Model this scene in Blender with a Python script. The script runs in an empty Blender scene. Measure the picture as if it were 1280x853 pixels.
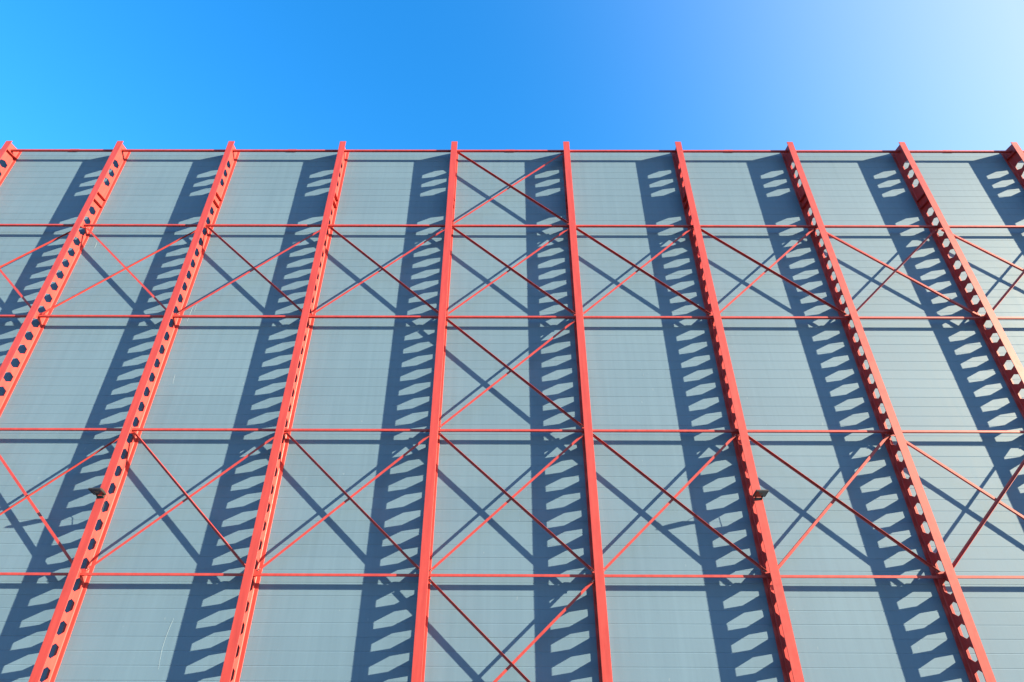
import bpy, bmesh, math, random
from mathutils import Matrix, Vector

random.seed(7)
scene = bpy.context.scene
col = scene.collection

# ------------------------------------------------------------------ camera
CX, DIST, EYE = -0.1776, 17.5034, 1.6
YAW, PITCH, ROLL = -0.0030, 0.5239, 0.0037
fwd = Vector((math.sin(YAW) * math.cos(PITCH), math.cos(YAW) * math.cos(PITCH), math.sin(PITCH)))
rgt = Vector((math.cos(YAW), -math.sin(YAW), 0))
up = rgt.cross(fwd)
r2 = math.cos(ROLL) * rgt + math.sin(ROLL) * up
u2 = -math.sin(ROLL) * rgt + math.cos(ROLL) * up
cam_data = bpy.data.cameras.new('camera')
cam_data.sensor_width = 36.0
cam_data.lens = 688.59 / 1280 * 36.0
cam_data.shift_x = 9.4476 / 1280
cam_data.clip_start = 0.1
cam_data.clip_end = 6000
cam = bpy.data.objects.new('camera', cam_data)
cam.matrix_world = Matrix(((r2.x, u2.x, -fwd.x, CX), (r2.y, u2.y, -fwd.y, -DIST),
                           (r2.z, u2.z, -fwd.z, EYE), (0, 0, 0, 1)))
col.objects.link(cam)
scene.camera = cam

# ------------------------------------------------------------------ sky and sun
SUN = Vector((2.8355, -1.0, 0.9097)).normalized()      # towards the sun
world = bpy.data.worlds.new('World')
scene.world = world
world.use_nodes = True
wt = world.node_tree
bg = wt.nodes['Background']
sky = wt.nodes.new('ShaderNodeTexSky')
sky.sky_type = 'NISHITA'
sky.sun_disc = False
sky.sun_elevation = math.asin(SUN.z)
sky.sun_rotation = math.atan2(SUN.x, SUN.y)
sky.air_density = 2.0
sky.dust_density = 0.0
sky.ozone_density = 10.0
sat = wt.nodes.new('ShaderNodeHueSaturation')
sat.inputs['Saturation'].default_value = 1.11
wt.links.new(sky.outputs[0], sat.inputs['Color'])
# lens glare imitated by a pale glow in the sky colour, by sun angle alone
geo = wt.nodes.new('ShaderNodeTexCoord')
dot = wt.nodes.new('ShaderNodeVectorMath')
dot.operation = 'DOT_PRODUCT'
dot.inputs[1].default_value = SUN
wt.links.new(geo.outputs['Generated'], dot.inputs[0])
prev = dot.outputs['Value']
for op, val in (('ADD', 0.25), ('MAXIMUM', 0.0), ('POWER', 4.04), ('MULTIPLY', 0.894), ('MINIMUM', 0.55)):
    mn = wt.nodes.new('ShaderNodeMath')
    mn.operation = op
    mn.inputs[1].default_value = val
    wt.links.new(prev, mn.inputs[0])
    prev = mn.outputs[0]
pale = wt.nodes.new('ShaderNodeMix')
pale.data_type = 'RGBA'
wt.links.new(prev, pale.inputs[0])
wt.links.new(sat.outputs[0], pale.inputs[6])
pale.inputs[7].default_value = (2.1, 2.25, 2.8, 1)
wt.links.new(pale.outputs[2], bg.inputs['Color'])
bg.inputs['Strength'].default_value = 0.111
sun_data = bpy.data.lights.new('sun', 'SUN')
sun_data.energy = 5.0
sun_data.angle = math.radians(0.5)
sun_data.color = (1.0, 0.83, 0.56)
sun_obj = bpy.data.objects.new('sun', sun_data)
sun_obj.rotation_euler = SUN.to_track_quat('Z', 'Y').to_euler()
sun_obj.location = (60, -30, 40)
col.objects.link(sun_obj)

scene.view_settings.view_transform = 'Standard'
scene.view_settings.look = 'None'
scene.view_settings.gamma = 1.0
scene.view_settings.use_curve_mapping = False
scene.view_settings.exposure = 2.1


# ------------------------------------------------------------------ materials
def principled(name):
    m = bpy.data.materials.new(name)
    m.use_nodes = True
    nt = m.node_tree
    return m, nt, nt.nodes['Principled BSDF']


def node(nt, kind, **kw):
    n = nt.nodes.new(kind)
    for k, v in kw.items():
        setattr(n, k, v)
    return n


def ramp(nt, fac, stops):
    r = node(nt, 'ShaderNodeValToRGB')
    r.color_ramp.elements[0].position, r.color_ramp.elements[0].color = stops[0][0], (*stops[0][1], 1)
    r.color_ramp.elements[1].position, r.color_ramp.elements[1].color = stops[-1][0], (*stops[-1][1], 1)
    for p, c in stops[1:-1]:
        e = r.color_ramp.elements.new(p)
        e.color = (*c, 1)
    nt.links.new(fac, r.inputs['Fac'])
    return r.outputs['Color']


def mixc(nt, fac, a, b, mode='MIX'):
    n = node(nt, 'ShaderNodeMix', data_type='RGBA', blend_type=mode)
    if isinstance(fac, (int, float)):
        n.inputs[0].default_value = fac
    else:
        nt.links.new(fac, n.inputs[0])
    for i, v in ((6, a), (7, b)):
        if isinstance(v, tuple):
            n.inputs[i].default_value = (*v, 1)
        else:
            nt.links.new(v, n.inputs[i])
    return n.outputs[2]


def mapping(nt, scale, coord='Object'):
    tc = node(nt, 'ShaderNodeTexCoord')
    mp = node(nt, 'ShaderNodeMapping')
    mp.inputs['Scale'].default_value = scale
    nt.links.new(tc.outputs[coord], mp.inputs['Vector'])
    return mp.outputs['Vector']


def world_pos(nt, scale):
    g = node(nt, 'ShaderNodeNewGeometry')
    mp = node(nt, 'ShaderNodeMapping')
    mp.inputs['Scale'].default_value = scale
    nt.links.new(g.outputs['Position'], mp.inputs['Vector'])
    return mp.outputs['Vector']


def noise(nt, vec, scale, detail=4, rough=0.55):
    n = node(nt, 'ShaderNodeTexNoise')
    n.inputs['Scale'].default_value = scale
    n.inputs['Detail'].default_value = detail
    n.inputs['Roughness'].default_value = rough
    nt.links.new(vec, n.inputs['Vector'])
    return n.outputs['Fac']


def bump(nt, bsdf, fac, strength, dist):
    b = node(nt, 'ShaderNodeBump')
    b.inputs['Strength'].default_value = strength
    b.inputs['Distance'].default_value = dist
    nt.links.new(fac, b.inputs['Height'])
    nt.links.new(b.outputs['Normal'], bsdf.inputs['Normal'])


def red_paint():
    m, nt, b = principled('red_steel_paint')
    long_streak = noise(nt, world_pos(nt, (3.0, 3.0, 0.35)), 2.2, 6, 0.6)
    base = ramp(nt, long_streak, [(0.25, (0.315, 0.035, 0.034)), (0.5, (0.38, 0.045, 0.041)), (0.75, (0.43, 0.057, 0.050))])
    grime = noise(nt, world_pos(nt, (1.0, 1.0, 0.5)), 1.1, 9, 0.7)
    gm = ramp(nt, grime, [(0.56, (0, 0, 0)), (0.74, (0.55, 0.55, 0.55))])
    c = mixc(nt, gm, base, (0.28, 0.036, 0.036))
    nt.links.new(c, b.inputs['Base Color'])
    rr = ramp(nt, noise(nt, world_pos(nt, (1, 1, 1)), 6.0, 4), [(0.3, (0.42,) * 3), (0.7, (0.56,) * 3)])
    nt.links.new(rr, b.inputs['Roughness'])
    b.inputs['Specular IOR Level'].default_value = 0.35
    bump(nt, b, noise(nt, world_pos(nt, (1, 1, 1)), 22.0, 3), 0.10, 0.004)
    return m


def panel_metal():
    m, nt, b = principled('grey_coated_cladding')
    oi = node(nt, 'ShaderNodeObjectInfo')
    pr = ramp(nt, oi.outputs['Random'], [(0.0, (0.107, 0.181, 0.250)), (1.0, (0.115, 0.193, 0.265))])
    streak = noise(nt, world_pos(nt, (2.4, 1.0, 0.10)), 2.0, 7, 0.65)
    sm = ramp(nt, streak, [(0.35, (0.95, 0.953, 0.957)), (0.65, (1.03, 1.03, 1.03))])
    c = mixc(nt, 1.0, pr, sm, 'MULTIPLY')
    blot = noise(nt, world_pos(nt, (0.35, 1.0, 0.22)), 1.0, 5, 0.6)
    bm = ramp(nt, blot, [(0.3, (0.94, 0.95, 0.96)), (0.7, (1.04, 1.03, 1.03))])
    c = mixc(nt, 1.0, c, bm, 'MULTIPLY')
    speck = noise(nt, world_pos(nt, (1.0, 1.0, 0.45)), 9.0, 2, 0.5)
    sp = ramp(nt, speck, [(0.735, (0, 0, 0)), (0.76, (0.35,) * 3)])
    c = mixc(nt, sp, c, (0.21, 0.28, 0.33))
    nt.links.new(c, b.inputs['Base Color'])
    rr = ramp(nt, streak, [(0.3, (0.60,) * 3), (0.7, (0.68,) * 3)])
    nt.links.new(rr, b.inputs['Roughness'])
    b.inputs['Specular IOR Level'].default_value = 0.22
    bump(nt, b, noise(nt, world_pos(nt, (0.8, 1.0, 0.8)), 1.3, 3), 0.06, 0.012)
    return m


def plain(name, color, rough, metallic=0.0, var=0.12, scale=8.0):
    m, nt, b = principled(name)
    f = noise(nt, world_pos(nt, (1, 1, 1)), scale, 4)
    lo = tuple(max(0.0, v * (1 - var)) for v in color)
    hi = tuple(min(1.0, v * (1 + var)) for v in color)
    nt.links.new(ramp(nt, f, [(0.3, lo), (0.7, hi)]), b.inputs['Base Color'])
    b.inputs['Roughness'].default_value = rough
    b.inputs['Metallic'].default_value = metallic
    return m


def concrete():
    m, nt, b = principled('yard_asphalt')
    f = noise(nt, world_pos(nt, (1, 1, 1)), 0.4, 8, 0.65)
    c = ramp(nt, f, [(0.3, (0.030, 0.030, 0.031)), (0.7, (0.045, 0.045, 0.045))])
    g = noise(nt, world_pos(nt, (1, 1, 1)), 30.0, 3)
    c = mixc(nt, 0.25, c, ramp(nt, g, [(0.3, (0.03, 0.03, 0.03)), (0.7, (0.08, 0.08, 0.08))]))
    nt.links.new(c, b.inputs['Base Color'])
    b.inputs['Roughness'].default_value = 0.85
    bump(nt, b, g, 0.3, 0.01)
    return m


RED = red_paint()
PANEL = panel_metal()
CORE = plain('grey_backing_sheet', (0.20, 0.23, 0.24), 0.7)
COPING = plain('dark_red_coping_sheet', (0.30, 0.035, 0.035), 0.5)
GROUND = concrete()
LAMP_BODY = plain('black_cast_aluminium', (0.028, 0.026, 0.026), 0.45, 0.0, 0.25, 20)
LAMP_GLASS = plain('dark_lamp_glass', (0.055, 0.045, 0.042), 0.12, 0.0, 0.2, 10)
LED = plain('led_board', (0.12, 0.10, 0.07), 0.5, 0.0, 0.1, 20)
CABLE = plain('black_cable_sheath', (0.05, 0.05, 0.055), 0.6)
SCRATCH = plain('bare_scratched_coating', (0.21, 0.29, 0.345), 0.6, 0.0, 0.05)
BOLT = plain('galvanised_bolt', (0.45, 0.42, 0.40), 0.4, 0.7)


# ------------------------------------------------------------------ mesh helpers
def mesh_from(name, bm, mat):
    bmesh.ops.recalc_face_normals(bm, faces=bm.faces)
    me = bpy.data.meshes.new(name)
    bm.to_mesh(me)
    bm.free()
    me.materials.append(mat)
    return me


def link(name, me, parent=None, loc=(0, 0, 0)):
    o = bpy.data.objects.new(name, me)
    col.objects.link(o)
    o.location = loc
    if parent:
        o.parent = parent
    return o


def tag(o, label, cat=None, group=None, kind=None):
    o['label'] = label
    if cat:
        o['category'] = cat
    if group:
        o['group'] = group
    if kind:
        o['kind'] = kind
    return o


def box(bm, x0, x1, y0, y1, z0, z1, mat=None):
    vs = [bm.verts.new((x, y, z)) for x in (x0, x1) for y in (y0, y1) for z in (z0, z1)]
    if mat is not None:
        for v in vs:
            v.co = mat @ v.co
    for f in ((0, 1, 3, 2), (4, 6, 7, 5), (0, 4, 5, 1), (2, 3, 7, 6), (0, 2, 6, 4), (1, 5, 7, 3)):
        bm.faces.new([vs[i] for i in f])


def prism(bm, poly, axis, a, b):
    """extrude a 2-D polygon along an axis ('x': poly is (y,z); 'y': poly is (x,z))"""
    def p(u, v, t):
        return (t, u, v) if axis == 'x' else (u, t, v)
    va = [bm.verts.new(p(u, v, a)) for u, v in poly]
    vb = [bm.verts.new(p(u, v, b)) for u, v in poly]
    n = len(poly)
    bm.faces.new(va)
    bm.faces.new(list(reversed(vb)))
    for i in range(n):
        j = (i + 1) % n
        bm.faces.new((va[i], va[j], vb[j], vb[i]))


def tube(bm, pts, r, n=6):
    rings = []
    for i, p in enumerate(pts):
        a = Vector(pts[max(i - 1, 0)])
        b = Vector(pts[min(i + 1, len(pts) - 1)])
        d = (b - a).normalized()
        s = d.cross(Vector((0.3, 0.2, 1))).normalized()
        t = d.cross(s)
        rings.append([bm.verts.new(Vector(p) + r * (math.cos(2 * math.pi * k / n) * s + math.sin(2 * math.pi * k / n) * t)) for k in range(n)])
    for a, b in zip(rings, rings[1:]):
        for k in range(n):
            bm.faces.new((a[k], a[(k + 1) % n], b[(k + 1) % n], b[k]))
    bm.faces.new(rings[0])
    bm.faces.new(list(reversed(rings[-1])))


# ------------------------------------------------------------------ dimensions (metres)
BAY = 5.0
LETTERS = 'ZABCDEFGHIJK'
COLX = [(i - 5.5) * BAY for i in range(12)]            # the ten in view are 1..10
ORD = {1: 'first', 2: 'second', 3: 'third', 4: 'fourth', 5: 'fifth', 6: 'sixth', 7: 'seventh',
       8: 'eighth', 9: 'ninth', 10: 'tenth'}
Z1, DZ = 21.358, 4.4253                                # underside of the top tube, level spacing
LEVEL = [Z1 - k * DZ for k in range(5)]
DEPTH, HALF = 0.6085, 0.1332                           # column depth off the wall, half flange width
ZTOP = 21.684
TB0, TB = 0.2783, 0.0757                               # tube back face off the wall, tube size
PITCHZ = DZ / 8
ZC = Z1 + TB / 2
COURSE, BASE = 1.0533, 0.0137
WALLTOP = 21.80

# ------------------------------------------------------------------ the ground
bm = bmesh.new()
box(bm, -1500, 1500, -1500, 1500, -0.5, 0.0)
tag(link('ground', mesh_from('ground', bm, GROUND)), 'dark asphalt yard in front of the warehouse', kind='structure')

# ------------------------------------------------------------------ the clad wall
wall = bpy.data.objects.new('warehouse_wall', None)
col.objects.link(wall)
tag(wall, 'tall grey metal-clad warehouse wall of horizontal grooved panels behind the red columns', 'wall')
bm = bmesh.new()
box(bm, -27.4, 27.4, 0.13, 14.0, 0.0, WALLTOP - 0.03)
link('wall_core', mesh_from('wall_core', bm, CORE), wall)


def panel_mesh(name, height, grooves):
    """front face with V-sided grooves; half joints at the top and bottom edges"""
    g, dpt = 0.011, 0.0078
    pts = [(dpt * 0.8, 0.0004), (0.0, 0.0004 + g)]
    for z in grooves:
        pts += [(0.0, z - 0.003 - g), (dpt * 0.7, z - 0.003), (dpt * 0.7, z + 0.003), (0.0, z + 0.003 + g)]
    pts += [(0.0, height - 0.0004 - g), (dpt * 0.8, height - 0.0004)]
    poly = pts + [(0.10, height - 0.0004), (0.10, 0.0004)]
    bm = bmesh.new()
    prism(bm, poly, 'x', -BAY / 2 + 0.004, BAY / 2 - 0.004)
    return mesh_from(name, bm, PANEL)


full = panel_mesh('cladding_panel', COURSE, (COURSE / 3, 2 * COURSE / 3))
n_courses = int((WALLTOP - BASE) / COURSE)
rest = WALLTOP - BASE - n_courses * COURSE
top_me = panel_mesh('cladding_panel_top', rest, (COURSE / 3,))
for b in range(11):
    xm = (COLX[b] + COLX[b + 1]) / 2
    for c in range(n_courses + 1):
        p = link('panel', full if c < n_courses else top_me, wall, (xm, random.uniform(-0.0012, 0.0012), BASE + c * COURSE))
        p.rotation_euler = (random.uniform(-0.0010, 0.0010), 0, random.uniform(-0.0004, 0.0004))
# coping along the top, in lengths of two bays with lapped joints
for i, xj in enumerate((-30, -20, -10, 0, 10, 20, 30)):
    if i < 6:
        x0, x1 = max(xj + 0.004, -27.45), min(xj + 10 - 0.004, 27.45)
        bm = bmesh.new()
        box(bm, x0, x1, -0.020, 0.40, WALLTOP - 0.045, WALLTOP + 0.03)
        link('coping', mesh_from('coping', bm, COPING), wall)
    if abs(xj) < 27:
        bm = bmesh.new()
        box(bm, xj - 0.20, xj + 0.20, -0.030, 0.41, WALLTOP - 0.125, WALLTOP + 0.034)
        link('coping_joint', mesh_from('coping_joint', bm, COPING), wall)


def scratch(pts, w):
    bm = bmesh.new()
    vs = []
    for i, (x, z) in enumerate(pts):
        ww = w * (0.35 if i in (0, len(pts) - 1) else 1.0)
        vs.append([bm.verts.new((x - ww / 2, -0.0035, z)), bm.verts.new((x + ww / 2, -0.0035, z)),
                   bm.verts.new((x + ww / 2, 0.004, z)), bm.verts.new((x - ww / 2, 0.004, z))])
    for a, b in zip(vs, vs[1:]):
        for k in range(4):
            bm.faces.new((a[k], a[(k + 1) % 4], b[(k + 1) % 4], b[k]))
    bm.faces.new(vs[0])
    bm.faces.new(vs[-1])
    link('scratch', mesh_from('scratch', bm, SCRATCH), wall)


scratch([(-9.61, 2.58), (-9.655, 2.34), (-9.69, 2.1), (-9.70, 1.81), (-9.68, 1.55), (-9.65, 1.33)], 0.011)
scratch([(-12.10, 13.20), (-12.12, 12.9), (-12.13, 12.53)], 0.018)
scratch([(-11.98, 13.3), (-11.99, 12.95)], 0.012)
scratch([(-11.91, 10.32), (-11.90, 10.1), (-11.88, 9.94)], 0.013)
scratch([(4.66, 10.56), (4.665, 10.50)], 0.022)
scratch([(4.70, 10.38), (4.695, 10.30)], 0.022)
scratch([(4.86, 10.40), (4.865, 10.36)], 0.018)
scratch([(-16.95, 16.34), (-16.93, 16.18), (-16.92, 16.01)], 0.022)


# ------------------------------------------------------------------ castellated columns
def web_mesh():
    t = 0.006
    ym, ya = -DEPTH / 2 - 0.0, 0.1925
    yb, yf = -0.026, -DEPTH + 0.022
    a, L = PITCHZ / 3, 2 * PITCHZ / 3
    holes = []
    for i in range(1, 38):
        if i in (4, 5):
            continue
        holes.append(ZC - (i + 0.5) * PITCHZ)
    holes.sort()
    bm = bmesh.new()

    def solid(poly):
        prism(bm, poly, 'x', -t, t)
    # back and front halves as long plates with notched inner edges, met at mid depth
    zprev = 0.03
    for s, ye in ((1, yb), (-1, yf)):
        zs = [(ye, 0.03), (ym, 0.03)]
        for zc in holes:
            zs += [(ym, zc - L / 2), (ym + s * ya, zc - a / 2), (ym + s * ya, zc + a / 2), (ym, zc + L / 2)]
        zs += [(ym, ZTOP), (ye, ZTOP)]
        # faces cell by cell so that no huge n-gon has to be triangulated
        cuts = [0.03] + [(p + q) / 2 for p, q in zip(holes, holes[1:])] + [ZTOP]
        for k, zc in enumerate(holes):
            z0, z1 = cuts[k], cuts[k + 1]
            for sx in (-t, t):
                P = [(ye, z0), (ym, z0), (ym, zc - L / 2), (ym + s * ya, zc - a / 2), (ym + s * ya, zc + a / 2), (ym, zc + L / 2), (ym, z1), (ye, z1)]
                v = [bm.verts.new((sx, y, z)) for y, z in P]
                bm.faces.new((v[0], v[1], v[2], v[3]))
                bm.faces.new((v[0], v[3], v[4], v[7]))
                bm.faces.new((v[4], v[5], v[6], v[7]))
            P = [(ym, zc - L / 2), (ym + s * ya, zc - a / 2), (ym + s * ya, zc + a / 2), (ym, zc + L / 2)]
            for (y0, q0), (y1, q1) in zip(P, P[1:]):
                bm.faces.new([bm.verts.new(c) for c in ((-t, y0, q0), (t, y0, q0), (t, y1, q1), (-t, y1, q1))])
        for zz in (0.03, ZTOP):
            bm.faces.new([bm.verts.new(c) for c in ((-t, ye, zz), (t, ye, zz), (t, ym, zz), (-t, ym, zz))])
    bmesh.ops.remove_doubles(bm, verts=bm.verts, dist=1e-5)
    # root fillets along both flanges
    for ye, s in ((-0.026, -1), (-DEPTH + 0.021, 1)):
        for sx in (1, -1):
            prism_pts = [(sx * t * 0.9, ye), (sx * (t + 0.017), ye), (sx * t * 0.9, ye + s * 0.017)]
            lo = [bm.verts.new((x, y, 0.03)) for x, y in prism_pts]
            hi = [bm.verts.new((x, y, ZTOP - 0.002)) for x, y in prism_pts]
            bm.faces.new((lo[0], lo[1], hi[1], hi[0]))
            bm.faces.new((lo[1], lo[2], hi[2], hi[1]))
            bm.faces.new((lo[2], lo[0], hi[0], hi[2]))
            bm.faces.new(lo)
            bm.faces.new(hi)
    return mesh_from('web', bm, RED)


def flange_mesh(name, y0, y1):
    bm = bmesh.new()
    box(bm, -HALF, HALF, y0, y1, 0.025, ZTOP)
    bmesh.ops.bevel(bm, geom=[e for e in bm.edges if abs(e.verts[0].co.z - e.verts[1].co.z) > 1],
                    offset=0.003, segments=1, affect='EDGES')
    return mesh_from(name, bm, RED)


def stiffener_mesh(s):
    bm = bmesh.new()
    x0, x1 = sorted((s * 0.0065, s * (HALF - 0.012)))
    box(bm, x0, x1, -DEPTH + 0.0225, -0.0265, -0.010, 0.010)
    return mesh_from('stiffener', bm, RED)


def gusset_mesh(s, up_leg, down_leg):
    """plate standing off the web, parallel to the wall, behind the tube"""
    hi = 0.15 if up_leg else 0.06
    lo = -0.15 if down_leg else -0.06
    poly = [(0.0065, lo), (0.07, lo), (0.15, lo * 0.7), (0.16, 0.0), (0.15, hi * 0.7), (0.07, hi), (0.0065, hi)]
    poly = [(s * x, z) for x, z in poly]
    bm = bmesh.new()
    prism(bm, poly, 'y', -0.3212, -0.3108)
    return mesh_from('gusset_plate', bm, RED)


WEB = web_mesh()
OUTER = flange_mesh('outer_flange', -DEPTH, -DEPTH + 0.021)
INNER = flange_mesh('inner_flange', -0.0265, -0.0055)
STIFF = {s: stiffener_mesh(s) for s in (-1, 1)}
bm = bmesh.new()
box(bm, -0.24, 0.24, -DEPTH - 0.10, -0.004, 0.001, 0.0245)
BASEPLATE = mesh_from('base_plate', bm, RED)
GUS = {}
CENTRE = 5                                             # bay between columns 5 and 6


def braced(bay, row):
    """rows 0..4 run down from the top tube; bays 1..9 lie between the ten columns in view"""
    if not 1 <= bay <= 9:
        return False
    return row in (1, 3) or bay == CENTRE


def gusset(s, upl, dnl):
    k = (s, upl, dnl)
    if k not in GUS:
        GUS[k] = gusset_mesh(*k)
    return GUS[k]


def column_label(i):
    if i == 0:
        return 'red castellated steel column standing beyond the left edge of the picture'
    if i == 11:
        return 'red castellated steel column standing beyond the right edge of the picture'
    if i == 1:
        return 'red castellated steel column at the far left, only its top end in view'
    if i == 10:
        return 'red castellated steel column at the far right, only its top end in view'
    extra = {2: 'sunlit orange web leaning to the right', 3: 'black floodlight on its front',
             4: 'narrow sunlit strip of web showing', 5: 'left post of the fully braced middle bay',
             6: 'right post of the fully braced middle bay', 7: 'black floodlight on its front',
             8: 'dark maroon web with pale hexagonal holes, reaching the lower edge',
             9: 'dark maroon web, leaving the picture on the right'}
    return 'red castellated column, %s from the left, %s' % (ORD[i], extra[i])


for i, x in enumerate(COLX):
    c = bpy.data.objects.new('steel_column', None)
    col.objects.link(c)
    c.location = (x, 0, 0)
    tag(c, column_label(i), 'column', 'castellated columns along the wall')
    link('web', WEB, c)
    link('outer_flange', OUTER, c)
    link('inner_flange', INNER, c)
    link('base_plate', BASEPLATE, c)
    zs = [ZC - 5.0 * PITCHZ, ZC - 5.72 * PITCHZ]
    if i in (1, 10):
        zs.append(Z1 - 0.17)
    for z in zs:
        for s in (-1, 1):
            link('stiffener', STIFF[s], c, (0, 0, z))
    for k, zl in enumerate(LEVEL):
        for s in (-1, 1):
            bay = i if s > 0 else i - 1
            upl, dnl = (k > 0 and braced(bay, k - 1)), braced(bay, k)
            if upl or dnl:
                link('gusset_plate', gusset(s, upl, dnl), c, (0, 0, zl + TB / 2))

# ------------------------------------------------------------------ horizontal tubes between the columns
RH, RD = 0.070, 0.096                                  # rail height and depth
bm = bmesh.new()
box(bm, -BAY / 2 + 0.0075, BAY / 2 - 0.0075, -TB0 - TB / 2 - RD / 2, -TB0 - TB / 2 + RD / 2, TB / 2 - RH / 2, TB / 2 + RH / 2)
bmesh.ops.bevel(bm, geom=[e for e in bm.edges if abs(e.verts[0].co.x - e.verts[1].co.x) > 1], offset=0.004, segments=1, affect='EDGES')
RAIL = mesh_from('rail_tube', bm, RED)
bm = bmesh.new()
box(bm, -0.006, 0.006, -TB0 - TB - 0.035, -TB0 + 0.035, -0.03, TB + 0.03)
ENDPLATE = mesh_from('end_plate', bm, RED)


def bay_words(b):
    if b == 0:
        return 'running out of the picture left of the first column'
    if b == 10:
        return 'running out of the picture right of the tenth column'
    return 'between the %s and %s columns from the left' % (ORD[b], ORD[b + 1])


ROWS = ['top', 'second', 'third', 'fourth', 'fifth']
for k, zl in enumerate(LEVEL):
    for b in range(11):
        if b in (0, 10) and k > 0:
            continue
        r = bpy.data.objects.new('horizontal_rail', None)
        col.objects.link(r)
        r.location = ((COLX[b] + COLX[b + 1]) / 2, 0, zl)
        tag(r, '%s red rail, %s' % ('topmost' if k == 0 else ROWS[k] + ' row', bay_words(b)) if b in (0, 10)
            else 'red rail, %s row down, %s' % (ROWS[k], bay_words(b)) if k else 'topmost red rail, %s' % bay_words(b),
            'rail', 'horizontal rails between the columns')
        link('tube', RAIL, r)
        for s in (-1, 1):
            link('end_plate', ENDPLATE, r, (s * (BAY / 2 - 0.0135), 0, 0))

# ------------------------------------------------------------------ diagonal angle braces
LEG, THK = 0.073, 0.009
BACK, FRONT = -0.3105, -0.3215                         # the two angles of a cross sit on either side of the gussets


def brace_mesh(rising, front, lower):
    """steel angle: flat leg parallel to the wall, other leg along its upper or lower edge,
    pointing away from the wall on the front angle of a pair and towards it on the back one"""
    dx, dzz = BAY, DZ * (1 if rising else -1)
    ln = math.hypot(dx, dzz)
    ux, uz = dx / ln, dzz / ln
    nx, nz = -uz, ux                                   # upper normal
    end = ln / 2 - 0.165 / ux + 0.06
    h = LEG / 2
    e = -1 if lower else 1
    out = [(e * h, 0), (-e * h, 0), (-e * h, THK), (e * (h - THK), THK), (e * (h - THK), LEG), (e * h, LEG)]
    y0, sg = (FRONT, -1) if front else (BACK, 1)
    bm = bmesh.new()
    rings = [[bm.verts.new((t * ux + n * nx, y0 + sg * v, t * uz + n * nz)) for n, v in out] for t in (-end, end)]
    for i in range(6):
        j = (i + 1) % 6
        bm.faces.new((rings[0][i], rings[0][j], rings[1][j], rings[1][i]))
    bm.faces.new(rings[0])
    bm.faces.new(list(reversed(rings[1])))
    return mesh_from('angle', bm, RED)


def bolt_mesh():
    bm = bmesh.new()
    bmesh.ops.create_cone(bm, cap_ends=True, segments=6, radius1=0.016, radius2=0.016, depth=0.016)
    bmesh.ops.rotate(bm, verts=bm.verts, cent=(0, 0, 0), matrix=Matrix.Rotation(math.pi / 2, 3, 'X'))
    return mesh_from('bolt', bm, BOLT)


BOLTM = bolt_mesh()
BR = {}
for flip in (False, True):
    # in the outer bays the rising brace lies in front and the second legs run along the lower edges
    BR[(False, flip)] = brace_mesh(False, not flip, flip)
    BR[(True, flip)] = brace_mesh(True, flip, flip)
for row in range(5):
    for b in range(1, 10):
        if not braced(b, row):
            continue
        flip = b <= 2 or b >= 8
        zmid = LEVEL[row] - DZ / 2 + TB / 2
        for rising in (False, True):
            o = bpy.data.objects.new('diagonal_brace', None)
            col.objects.link(o)
            o.location = ((COLX[b] + COLX[b + 1]) / 2, 0, zmid)
            tag(o, 'red diagonal %s to the right, %s row down, between %s and %s columns from left' % (
                'rising' if rising else 'falling', 'first' if row == 0 else ROWS[row], ORD[b], ORD[b + 1]),
                'brace', 'crossed diagonal braces')
            link('angle', BR[(rising, flip)], o)
            front = (rising == flip)
            yb = (FRONT - THK if front else FRONT + 0.001) - 0.007
            sgn = 1 if rising else -1
            ln = math.hypot(BAY, DZ)
            for d in (0.19, 0.24):
                for e in (-1, 1):
                    t = e * (ln / 2 - d)
                    link('bolt', BOLTM, o, (t * BAY / ln, yb, sgn * t * DZ / ln))


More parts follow.
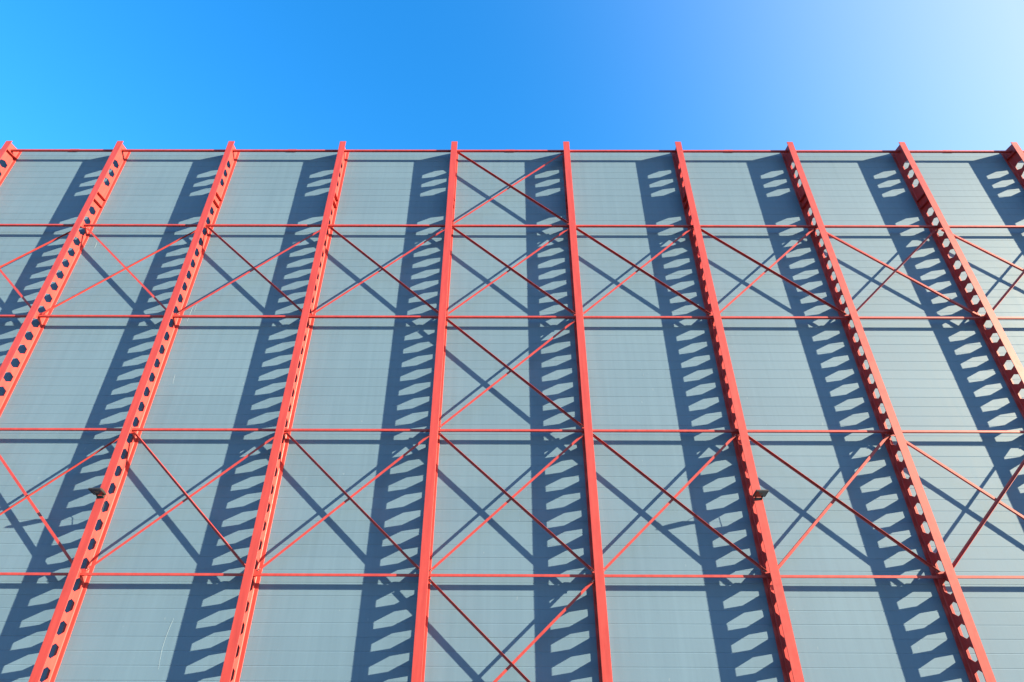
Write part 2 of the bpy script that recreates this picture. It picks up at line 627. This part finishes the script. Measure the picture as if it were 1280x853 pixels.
# ------------------------------------------------------------------ floodlights on two columns
def floodlight(i, label, cable):
    x = COLX[i]
    root = bpy.data.objects.new('floodlight', None)
    col.objects.link(root)
    root.location = (x, -DEPTH, 5.90)
    tag(root, label, 'floodlight', 'floodlights on the columns')
    tilt = Matrix.Rotation(-math.radians(15), 4, 'X')
    M = Matrix.Translation((0, -0.075, 0.0)) @ tilt
    bm = bmesh.new()
    box(bm, -0.185, 0.185, -0.35, 0.0, -0.012, 0.030, M)
    bmesh.ops.bevel(bm, geom=list(bm.edges), offset=0.008, segments=2, affect='EDGES')
    h = link('housing', mesh_from('housing', bm, LAMP_BODY), root)
    for k in range(9):
        bm = bmesh.new()
        xx = -0.15 + k * 0.0375
        poly = [(-0.31, 0.028), (-0.03, 0.028), (-0.06, 0.062), (-0.27, 0.062)]
        va = [bm.verts.new(M @ Vector((xx - 0.003, y, z))) for y, z in poly]
        vb = [bm.verts.new(M @ Vector((xx + 0.003, y, z))) for y, z in poly]
        bm.faces.new(va)
        bm.faces.new(vb)
        for q in range(4):
            bm.faces.new((va[q], va[(q + 1) % 4], vb[(q + 1) % 4], vb[q]))
        link('cooling_fin', mesh_from('cooling_fin', bm, LAMP_BODY), h)
    bm = bmesh.new()
    # raised rim round the glass
    for q in ((-0.185, 0.185, -0.35, -0.332), (-0.185, 0.185, -0.018, 0.0), (-0.185, -0.167, -0.3318, -0.0182), (0.167, 0.185, -0.3318, -0.0182)):
        box(bm, q[0] + 0.002, q[1] - 0.002, q[2] + 0.002, q[3] - 0.002, -0.020, -0.0122, M)
    link('rim', mesh_from('rim', bm, LAMP_BODY), h)
    bm = bmesh.new()
    box(bm, -0.164, 0.164, -0.328, -0.022, -0.0165, -0.0125, M)
    g = link('glass', mesh_from('glass', bm, LAMP_GLASS), root)
    bm = bmesh.new()
    box(bm, -0.06, 0.06, -0.215, -0.135, -0.0185, -0.0168, M)
    link('led_board', mesh_from('led_board', bm, LED), g)
    # U-bracket back to the flange
    bm = bmesh.new()
    box(bm, -0.10, 0.10, -0.0085, -0.0015, -0.095, -0.015)
    for s in (-1, 1):
        x0, x1 = sorted((s * 0.094, s * 0.1))
        prism(bm, [(-0.0085, -0.09), (-0.0085, -0.02), (-0.10, 0.02), (-0.14, 0.015), (-0.14, -0.02)], 'x', x0, x1)
    link('bracket', mesh_from('bracket', bm, LAMP_BODY), root)
    bm = bmesh.new()
    tube(bm, cable, 0.006)
    link('cable', mesh_from('cable', bm, CABLE), root)


floodlight(3, 'black floodlight on the third red column from the left',
           [(0.10, -0.09, 0.02), (0.145, -0.05, 0.03), (0.165, 0.03, 0.0), (0.13, 0.10, -0.06), (0.05, 0.18, -0.12), (0.015, 0.22, -0.2), (0.015, 0.25, -0.5)])
floodlight(7, 'black floodlight on the seventh red column from the left',
           [(-0.10, -0.09, 0.02), (-0.15, -0.05, 0.05), (-0.20, 0.02, 0.05), (-0.23, 0.08, 0.0), (-0.20, 0.16, -0.07), (-0.10, 0.22, -0.10), (-0.02, 0.24, -0.14), (-0.015, 0.25, -0.5)])
